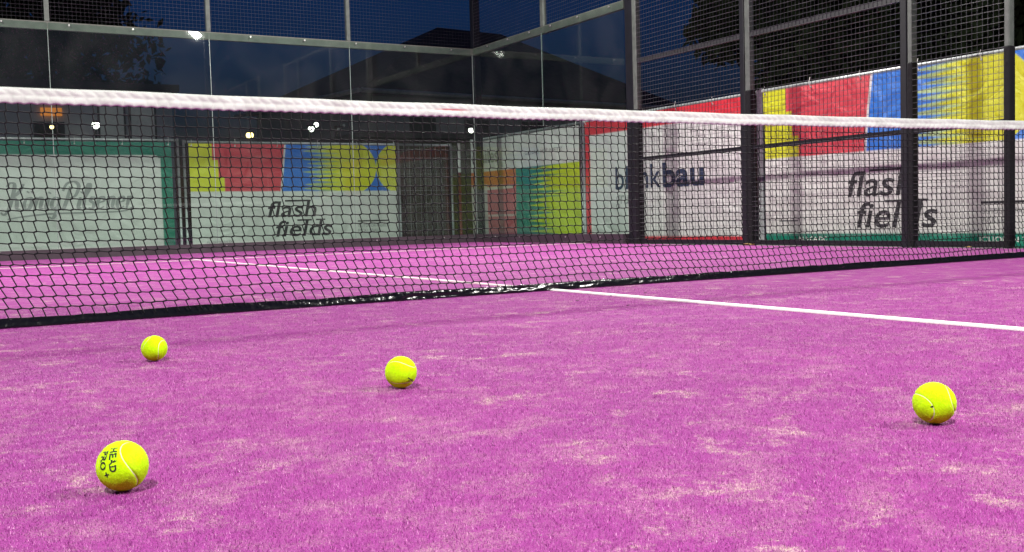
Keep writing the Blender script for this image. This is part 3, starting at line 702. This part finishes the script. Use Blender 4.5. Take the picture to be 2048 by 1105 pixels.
# red and white marker pole in the corner
pl = thing('marker_pole', 'white pole with a red lower half in the far corner behind the glass', 'pole', (5.62, 11.72, GZ))
obj('white_section', MB().tube([(5.62, 11.72, 1.161), (5.62, 11.72, 1.66)], 0.026, 12), M['white_paint'], pl, smooth=True)
obj('red_section', MB().tube([(5.62, 11.72, GZ), (5.62, 11.72, 1.16)], 0.025, 12), M['red_paint'], pl, smooth=True)

# shed standing in the dark behind the bare wire panel
sh = thing('board_shed', 'dark board shed in the shade behind the bare wire panel', 'shed', (6.3, 15.3, GZ))
for i in range(16):
    x = 5.0 + i * 0.17
    bevel(obj('board', MB().box(x, x + 0.155, 14.5 + 0.012 * (i % 3), 14.54 + 0.012 * (i % 3), GZ, 1.95 + 0.01 * (i % 2)), M['shed'], sh), 0.004, 1)
obj('wall', MB().box(5.02, 7.68, 14.58, 16.4, GZ, 1.93), M['shed'], sh)
obj('roof', MB().box(4.85, 7.85, 14.3, 16.6, 1.965, 2.06), M['roof'], sh)

# ------------------------------------------------------------------ buildings, trees and lamps beyond
def house():
    A, B_, Cc = Vector((10.3, 26.5, 0)), Vector((23.7, 28.2, 0)), Vector((9.0, 34.5, 0)); D = B_ + (Cc - A)
    t_ = thing('house', 'dark house with a hipped roof and pale gutter behind the glass corner', 'house', (A + D) / 2 + Vector((0, 0, GZ)))
    e1 = (B_ - A).normalized(); nr = Vector((e1.y, -e1.x, 0))
    def quad(p0, p1, z0, z1, o=0.0, th=0.15):
        d = (p1 - p0).normalized(); n = Vector((d.y, -d.x, 0)) * o; n2 = n - Vector((d.y, -d.x, 0)) * th
        P = [p0 + n, p1 + n, p1 + n2, p0 + n2]
        return MB().add([(q.x, q.y, z) for z in (z0, z1) for q in P], [(0, 3, 2, 1), (4, 5, 6, 7), (0, 1, 5, 4), (1, 2, 6, 5), (2, 3, 7, 6), (3, 0, 4, 7)])
    for p0, p1 in ((A, B_), (Cc, A), (D, Cc), (B_, D)): obj('wall', quad(p0, p1, GZ, 4.4, 0, 0.3), M['render_wall'], t_)
    ov = 0.55; ctr = (A + D) / 2
    ex = lambda q: q + (q - ctr).normalized() * ov * 1.3
    E = [ex(q) for q in (A, B_, D, Cc)]
    mid1 = (A + Cc) / 2; mid2 = (B_ + D) / 2
    R1 = mid1.lerp(mid2, 0.40); R2 = mid1.lerp(mid2, 0.62); zr = 7.55
    V = [(q.x, q.y, 4.45) for q in E] + [(R1.x, R1.y, zr), (R2.x, R2.y, zr)]
    obj('roof', MB().add(V, [(0, 1, 5, 4), (1, 2, 5), (2, 3, 4, 5), (3, 0, 4), (3, 2, 1, 0)]), M['roof'], t_)
    obj('gutter', MB().tube([E[0] + Vector((0, -0.06, 4.42)), E[1] + Vector((0, -0.06, 4.42))], 0.075, 8), M['gutter'], t_)
    obj('gutter', MB().tube([E[3] + Vector((-0.06, 0, 4.42)), E[0] + Vector((-0.06, 0, 4.42))], 0.075, 8), M['gutter'], t_)
    obj('downpipe', MB().tube([A.lerp(B_, 0.36) + nr * 0.1 + Vector((0, 0, GZ)), A.lerp(B_, 0.36) + nr * 0.1 + Vector((0, 0, 4.4))], 0.05, 8), M['gutter'], t_)
    for s in (0.10, 0.26, 0.44, 0.60, 0.76, 0.9):
        p0, p1 = A.lerp(B_, s), A.lerp(B_, s + 0.075)
        w_ = obj('window', quad(p0, p1, 2.2, 3.7, 0.02, 0.1), M['frame_dark'], t_)
        obj('pane', quad(p0.lerp(p1, 0.08), p1.lerp(p0, 0.08), 2.28, 3.62, 0.03, 0.05), M['glass'], w_)
house()

def left_building():
    t_ = thing('low_building', 'grey rendered building with an orange lit sign behind the left banner', 'building', (-4, 32, GZ))
    Y = 29.2
    obj('wall', MB().box(-16, 4.75, Y, Y + 9, GZ, 4.55), M['render_wall2'], t_)
    obj('roof', MB().box(-16.2, 4.95, Y - 0.2, Y + 9.2, 4.551, 4.75), M['roof'], t_)
    d = obj('doorway', MB().box(0.78, 1.62, Y - 0.05, Y - 0.002, GZ, 3.55), M['frame_dark'], t_)
    obj('door_panel', MB().box(0.9, 1.5, Y - 0.06, Y - 0.051, GZ, 3.3), M['shed'], d)
    obj('lit_sign', MB().box(0.98, 1.56, Y - 0.12, Y - 0.055, 3.72, 3.95), M['glow_orange'], t_)
    for x in (2.55, 3.45):
        w_ = obj('window', MB().box(x, x + 0.8, Y - 0.05, Y - 0.002, 3.0, 4.1), M['frame_dark'], t_)
        obj('pane', MB().box(x + 0.06, x + 0.74, Y - 0.056, Y - 0.051, 3.06, 4.04), M['glow_window'], w_)
    return Y
left_building()

def lamp(name, label, x, y, z, mt, r, double=False):
    t_ = thing(name, label, 'lamp', (x, y, GZ), 'small lamps lit beyond the court')
    obj('pole', MB().tube([(x, y, GZ), (x, y, z + 0.02)], [0.05, 0.035], 8), M['steel_dark'], t_)
    obj('arm', MB().tube([(x, y, z + 0.02), (x - 0.1, y - 0.25, z + 0.12)], 0.025, 6), M['steel_dark'], t_)
    hd = obj('lamp_head', MB().box(x - 0.14, x + 0.06, y - 0.42, y - 0.18, z + 0.10, z + 0.16), M['steel_dark'], t_)
    bm = bmesh.new(); bmesh.ops.create_icosphere(bm, subdivisions=2, radius=r, matrix=Matrix.Translation((x - 0.05, y - 0.32, z + 0.10 - r * 0.6)))
    me = bpy.data.meshes.new('globe'); bm.to_mesh(me); bm.free(); link_mesh('globe', me, mt, t_, smooth=True)
    if double:
        bm = bmesh.new(); bmesh.ops.create_icosphere(bm, subdivisions=2, radius=r * 0.8, matrix=Matrix.Translation((x + 0.11, y - 0.32, z + 0.17)))
        me = bpy.data.meshes.new('globe'); bm.to_mesh(me); bm.free(); link_mesh('globe', me, mt, t_, smooth=True)
lamp('street_lamp', 'small yellow lamp glowing in the doorway under the orange sign', 1.25, 28.9, 3.28, M['glow_warm'], 0.06)
lamp('street_lamp', 'white lamp between the orange sign and the pale windows', 2.40, 28.6, 3.36, M['glow_white'], 0.11)
lamp('street_lamp', 'warm yellow lamp above the left end of the flash fields banner', 7.05, 29.0, 3.18, M['glow_warm'], 0.12)
lamp('street_lamp', 'white twin lamp above the red and blue of the flash fields banner', 7.95, 25.8, 3.10, M['glow_white'], 0.09, True)
lamp('street_lamp', 'faint white lamp just right of the white twin lamp', 8.85, 25.9, 3.10, M['glow_window'], 0.06, True)
lamp('street_lamp', 'bright white twin lamp next to the corner post of the glass', 13.2, 25.6, 3.14, M['glow_white'], 0.09, True)

def tree(x, y, h, r, label, n=7000, leaf=0.20, seed=0, squash=0.85):
    g_ = np.random.default_rng(seed); t_ = thing('tree', label, 'tree', (x, y, GZ), 'dark trees beyond the court')
    tr_ = MB(); top = Vector((x, y, GZ + h * 0.55))
    tr_.tube([(x, y, GZ), (x + 0.1, y, GZ + h * 0.25), top], [0.05 * r + 0.12, 0.04 * r + 0.08, 0.06], 9)
    cz = GZ + h - r * squash
    blobs = []
    for k in range(22):
        d = g_.normal(size=3); d /= np.linalg.norm(d); rr = r * g_.uniform(0.35, 0.85)
        c = np.array((x, y, cz)) + d * rr * np.array((1, 1, squash)); blobs.append((c, r * g_.uniform(0.22, 0.40)))
        if k < 9: tr_.tube([(x, y, GZ + h * g_.uniform(0.22, 0.5)), tuple((np.array(top) + c) / 2), tuple(c)], [0.10, 0.06, 0.02], 6)
    obj('trunk', tr_, M['bark'], t_, smooth=True)
    per = n // len(blobs); V = []
    for c, br in blobs:
        d = g_.normal(size=(per, 3)); d /= np.linalg.norm(d, axis=1)[:, None]
        q = c + d * br * (g_.uniform(0.25, 1.0, (per, 1)) ** 0.5) * g_.uniform(0.8, 1.25, (per, 1))
        a = g_.normal(size=(per, 3)); a /= np.linalg.norm(a, axis=1)[:, None]; b_ = np.cross(a, g_.normal(size=(per, 3))); b_ /= np.linalg.norm(b_, axis=1)[:, None]
        s = leaf * g_.uniform(0.6, 1.3, (per, 1))
        V.append(np.stack([q - a * s, q + b_ * s * 0.45, q + a * s, q - b_ * s * 0.45], 1))
    V = np.concatenate(V).reshape(-1, 3); nq = len(V) // 4
    me = bpy.data.meshes.new('crown'); me.vertices.add(len(V)); me.vertices.foreach_set('co', V.ravel())
    me.loops.add(nq * 4); me.loops.foreach_set('vertex_index', np.arange(nq * 4, dtype=np.int32)); me.polygons.add(nq)
    me.polygons.foreach_set('loop_start', (np.arange(nq) * 4).astype(np.int32)); me.update(calc_edges=True)
    link_mesh('crown', me, M['leaf'], t_)
tree(-2.6, 36, 9.6, 4.0, 'broad dark tree above the low building at the far left', 12000, 0.20, 1)
tree(2.6, 40, 15.5, 6.2, 'tall dark tree rising over the glass beam at the upper left', 12000, 0.22, 2)
tree(22.0, 44, 9.6, 2.6, 'small dark treetop just above the ridge of the house', 6000, 0.18, 3)
for k, (az, dist, r_, h_, lb) in enumerate((
        (45.6, 26, 2.6, 9.5, 'dark tree behind the mesh, first one right of the glass'), (50.0, 26, 3.2, 10.5, 'dark tree behind the mesh above the red part of the right banner'),
        (54.5, 26, 3.2, 10.0, 'dark tree behind the mesh above the yellow ball on the right banner'), (59.5, 26, 3.2, 10.5, 'dark tree behind the mesh at the right edge of the view'),
        (48.0, 32, 3.6, 12.0, 'taller dark tree in the second row above the left end of the right banner'), (52.3, 32, 3.6, 12.0, 'taller dark tree in the second row above the blue of the right banner'),
        (57.0, 32, 3.6, 12.5, 'taller dark tree in the second row at the upper right corner'))):
    a_ = math.radians(az); tree(CAM.x + dist * math.sin(a_), CAM.y + dist * math.cos(a_), h_, r_, lb, 13000, 0.20, 20 + k, 1.4)

# ------------------------------------------------------------------ balls
BR = 0.0335
def seam_curve(q, n=240):
    a, b_ = 0.74, 0.26; Q = Quaternion(q).normalized(); out = []
    for i in range(n):
        t_ = 2 * math.pi * i / n
        v = Vector((a * math.cos(t_) + b_ * math.cos(3 * t_), a * math.sin(t_) - b_ * math.sin(3 * t_), 2 * math.sqrt(a * b_) * math.sin(2 * t_))).normalized()
        out.append(Q @ v)
    return out
def ball(x, y, q, label, seed):
    c = Vector((x, y, BR + 0.0015)); t_ = thing('tennis_ball', label, 'tennis ball', (x, y, 0), 'yellow balls lying on the court')
    S = seam_curve(q); SA = np.array([s[:] for s in S])
    bm = bmesh.new(); bmesh.ops.create_icosphere(bm, subdivisions=6, radius=1.0)
    me = bpy.data.meshes.new('felt'); bm.to_mesh(me); bm.free()
    V = np.zeros(len(me.vertices) * 3); me.vertices.foreach_get('co', V); V = V.reshape(-1, 3)
    V /= np.linalg.norm(V, axis=1)[:, None]
    d = np.full(len(V), 9.0)
    for k in range(0, len(SA), 20): d = np.minimum(d, np.linalg.norm(V[:, None] - SA[None, k:k + 20], axis=2).min(1))
    groove = np.clip(1 - d / 0.085, 0, 1) ** 1.5
    g_ = np.random.default_rng(seed)
    rad = BR * (1 - 0.050 * groove + 0.0035 * g_.normal(size=len(V)) * (1 - groove))
    me.vertices.foreach_set('co', (V * rad[:, None] + np.array(c[:])).ravel()); me.update()
    link_mesh('felt', me, M['felt'], t_, smooth=True)
    # seam ribbon lying in the groove
    vv = []; n = len(S)
    for i in range(n):
        tgt = (S[(i + 1) % n] - S[i - 1]).normalized(); sd = S[i].cross(tgt).normalized()
        for k, rr in ((-0.034, 0.966), (0, 0.976), (0.034, 0.966)): vv.append(c + (S[i] + sd * k).normalized() * BR * rr)
    ff = []
    for i in range(n):
        j = (i + 1) % n
        for k in (0, 1): ff.append((3 * i + k, 3 * i + k + 1, 3 * j + k + 1, 3 * j + k))
    obj('seam', MB().add(vv, ff), M['seam'], t_, smooth=True)
    # fuzz
    nf = 5000; dn = g_.normal(size=(nf, 3)); dn /= np.linalg.norm(dn, axis=1)[:, None]
    keep = np.array([np.linalg.norm(SA - w, axis=1).min() > 0.06 for w in dn]); dn = dn[keep]; nf = len(dn)
    tg = np.cross(dn, g_.normal(size=(nf, 3))); tg /= np.linalg.norm(tg, axis=1)[:, None]
    b0 = dn * BR * 0.998; tip = (dn + tg * 0.035 * g_.uniform(0, 1, (nf, 1))); tip = tip * BR * (1 + g_.uniform(0.008, 0.045, (nf, 1)))
    sd = np.cross(dn, tg) * 0.00016
    W = np.stack([b0 - sd, b0 + sd, tip], 1).reshape(-1, 3) + np.array(c[:])
    obj('fuzz', MB().add(W.tolist(), [(3 * i, 3 * i + 1, 3 * i + 2) for i in range(nf)]), M['fuzz'], t_, kind='stuff')
    # view-independent frame for prints: right / up / out given in world axes
    return t_, c
def ball_print(t_, c, body, pos, right, upv, out, ang, size, bold=0.0, sx=1.0):
    """text printed on the ball; pos = centre on the unit disc spanned by right/up, ang = turn of the base line"""
    right, upv, out = Vector(right), Vector(upv), Vector(out)
    px, py = pos; n0 = (right * px + upv * py + out * math.sqrt(max(0.02, 1 - px * px - py * py))).normalized()
    b = math.cos(ang) * right + math.sin(ang) * upv; b = (b - b.dot(n0) * n0).normalized(); w = n0.cross(b)
    V, F = text_mesh(body, 0.0, bold)
    V = V - (V.min(0) + V.max(0)) / 2
    vs_ = []
    for v in V:
        d = (n0 + b * (v[0] * size * sx) + w * (v[1] * size)).normalized(); vs_.append(c + d * BR * 1.009)
    obj('print', MB().add(vs_, F), M['ink'], t_)
def ball_print_strokes(t_, c, strokes, right, upv, out, hw=0.03):
    right, upv, out = Vector(right), Vector(upv), Vector(out); mb = MB()
    for s_ in strokes:
        n = len(s_); vs_ = []
        for i, (x, y) in enumerate(s_):
            a = Vector((*s_[max(i - 1, 0)], 0)); b = Vector((*s_[min(i + 1, n - 1)], 0)); d = (b - a).normalized(); nn = Vector((-d.y, d.x, 0)) * hw
            for sg in (1, -1):
                X, Y = x + sg * nn.x, y + sg * nn.y; vs_.append(c + (right * X + upv * Y + out * math.sqrt(max(0.02, 1 - X * X - Y * Y))).normalized() * BR * 1.008)
        mb.add(vs_, [(2 * i, 2 * i + 1, 2 * i + 3, 2 * i + 2) for i in range(n - 1)])
    obj('print', mb, M['ink'], t_)
t1, c1 = ball(-2.465, -2.782, (-0.7366, -0.2527, 0.1394, 0.6117), 'nearest yellow ball, black HEAD PRO lettering on its left side', 1)
F1 = ((0.9772615, -0.18321897, -0.10672754), (0.14146088, 0.18841574, 0.97184789), (-0.15795182, -0.9648473, 0.21004976))
ball_print(t1, c1, 'HEAD', (-0.385, 0.26), *F1, math.radians(-82), 0.40, bold=0.045, sx=1.1)
ball_print(t1, c1, 'PRO', (-0.73, 0.21), *F1, math.radians(-80), 0.40, bold=0.045, sx=1.1)
ball_print(t1, c1, '+', (-0.56, -0.36), *F1, math.radians(-75), 0.36, bold=0.05)
t2, c2 = ball(-2.141, -1.383, (0.6307, 0.1902, -0.2424, 0.7122), 'farthest yellow ball, lying closest to the net at the left', 2)
t3, c3 = ball(-1.807, -2.234, (-0.4153, 0.0144, -0.762, 0.4966), 'yellow ball near the middle with a small black mark low on its right', 3)
F3 = ((0.91040582, -0.41145778, -0.04317092), (0.09812108, 0.11337029, 0.98869582), (-0.40191229, -0.90435041, 0.14358565))
ball_print_strokes(t3, c3, [[(0.44, -0.35), (0.56, -0.43), (0.66, -0.50), (0.75, -0.56)], [(0.48, -0.52), (0.54, -0.56)], [(0.60, -0.44), (0.62, -0.54)], [(0.68, -0.46), (0.74, -0.50)]], *F3, hw=0.035)
t4, c4 = ball(-1.268, -3.144, (0.0122, -0.3322, -0.6387, -0.6939), 'yellow ball alone at the right with a dark speck on its seam', 4)
F4 = ((0.61744265, -0.78560606, 0.03984583), (0.11261136, 0.13841215, 0.9839516), (-0.77851349, -0.60304659, 0.17392973))
ball_print_strokes(t4, c4, [[(-0.18, -0.21), (-0.10, -0.175), (-0.05, -0.15)]], *F4, hw=0.035)

# ------------------------------------------------------------------ leaves and crumbs on the court
def leaf_litter(x, y, s, rz, label, name='dry_leaf', mt='leafdry', cat='leaf', z0=0.004):
    mb = MB(); n = 10; vs_ = []; fs = []
    for i in range(n + 1):
        f = i / n; w = s * 0.32 * math.sin(math.pi * f) ** 0.8 * (1 + 0.25 * math.sin(9 * f)); xx = (f - 0.5) * s
        zz = z0 + 0.25 * s * (f - 0.5) ** 2 * 4 * 0.5
        for k in (-1, 0, 1): vs_.append((x + xx * math.cos(rz) - k * w * math.sin(rz), y + xx * math.sin(rz) + k * w * math.cos(rz), zz + 0.30 * abs(k) * w))
    for i in range(n):
        for k in (0, 1): fs.append((3 * i + k, 3 * i + k + 1, 3 * i + k + 4, 3 * i + k + 3))
    o = obj(name, mb.add(vs_, fs), M[mt]); o.modifiers.new('thick', 'SOLIDIFY').thickness = 0.0012; tag(o, label, cat, 'dry leaves and bits on the court'); return o
leaf_litter(4.88, 3.90, 0.10, 0.5, 'curled yellow dry leaf at the foot of the post between the two banners', z0=0.008)
leaf_litter(4.86, 3.80, 0.07, 1.9, 'smaller dry leaf leaning beside the curled one at the post foot', z0=0.010)
leaf_litter(4.84, 1.25, 0.07, 0.2, 'dry leaf at the base of the narrow mesh panel near the net end', z0=0.008)
M['crumb'] = mat('dark_crumb', (0.05, 0.02, 0.03), 0.8)
for i, (x, y, s, lb) in enumerate(((0.10, -0.60, 0.018, 'dark leaf crumb right beside the white centre line'), (-0.10, -0.62, 0.014, 'dark crumb left of the white line near the net'),
                                   (-0.34, -0.72, 0.016, 'dark crumb on the turf farther left of the white line'), (-0.33, -1.05, 0.016, 'dark crumb on open turf nearer the photographer'))):
    leaf_litter(x, y, s, i * 1.1, lb, 'leaf_crumb', 'crumb', 'leaf', z0=0.009)
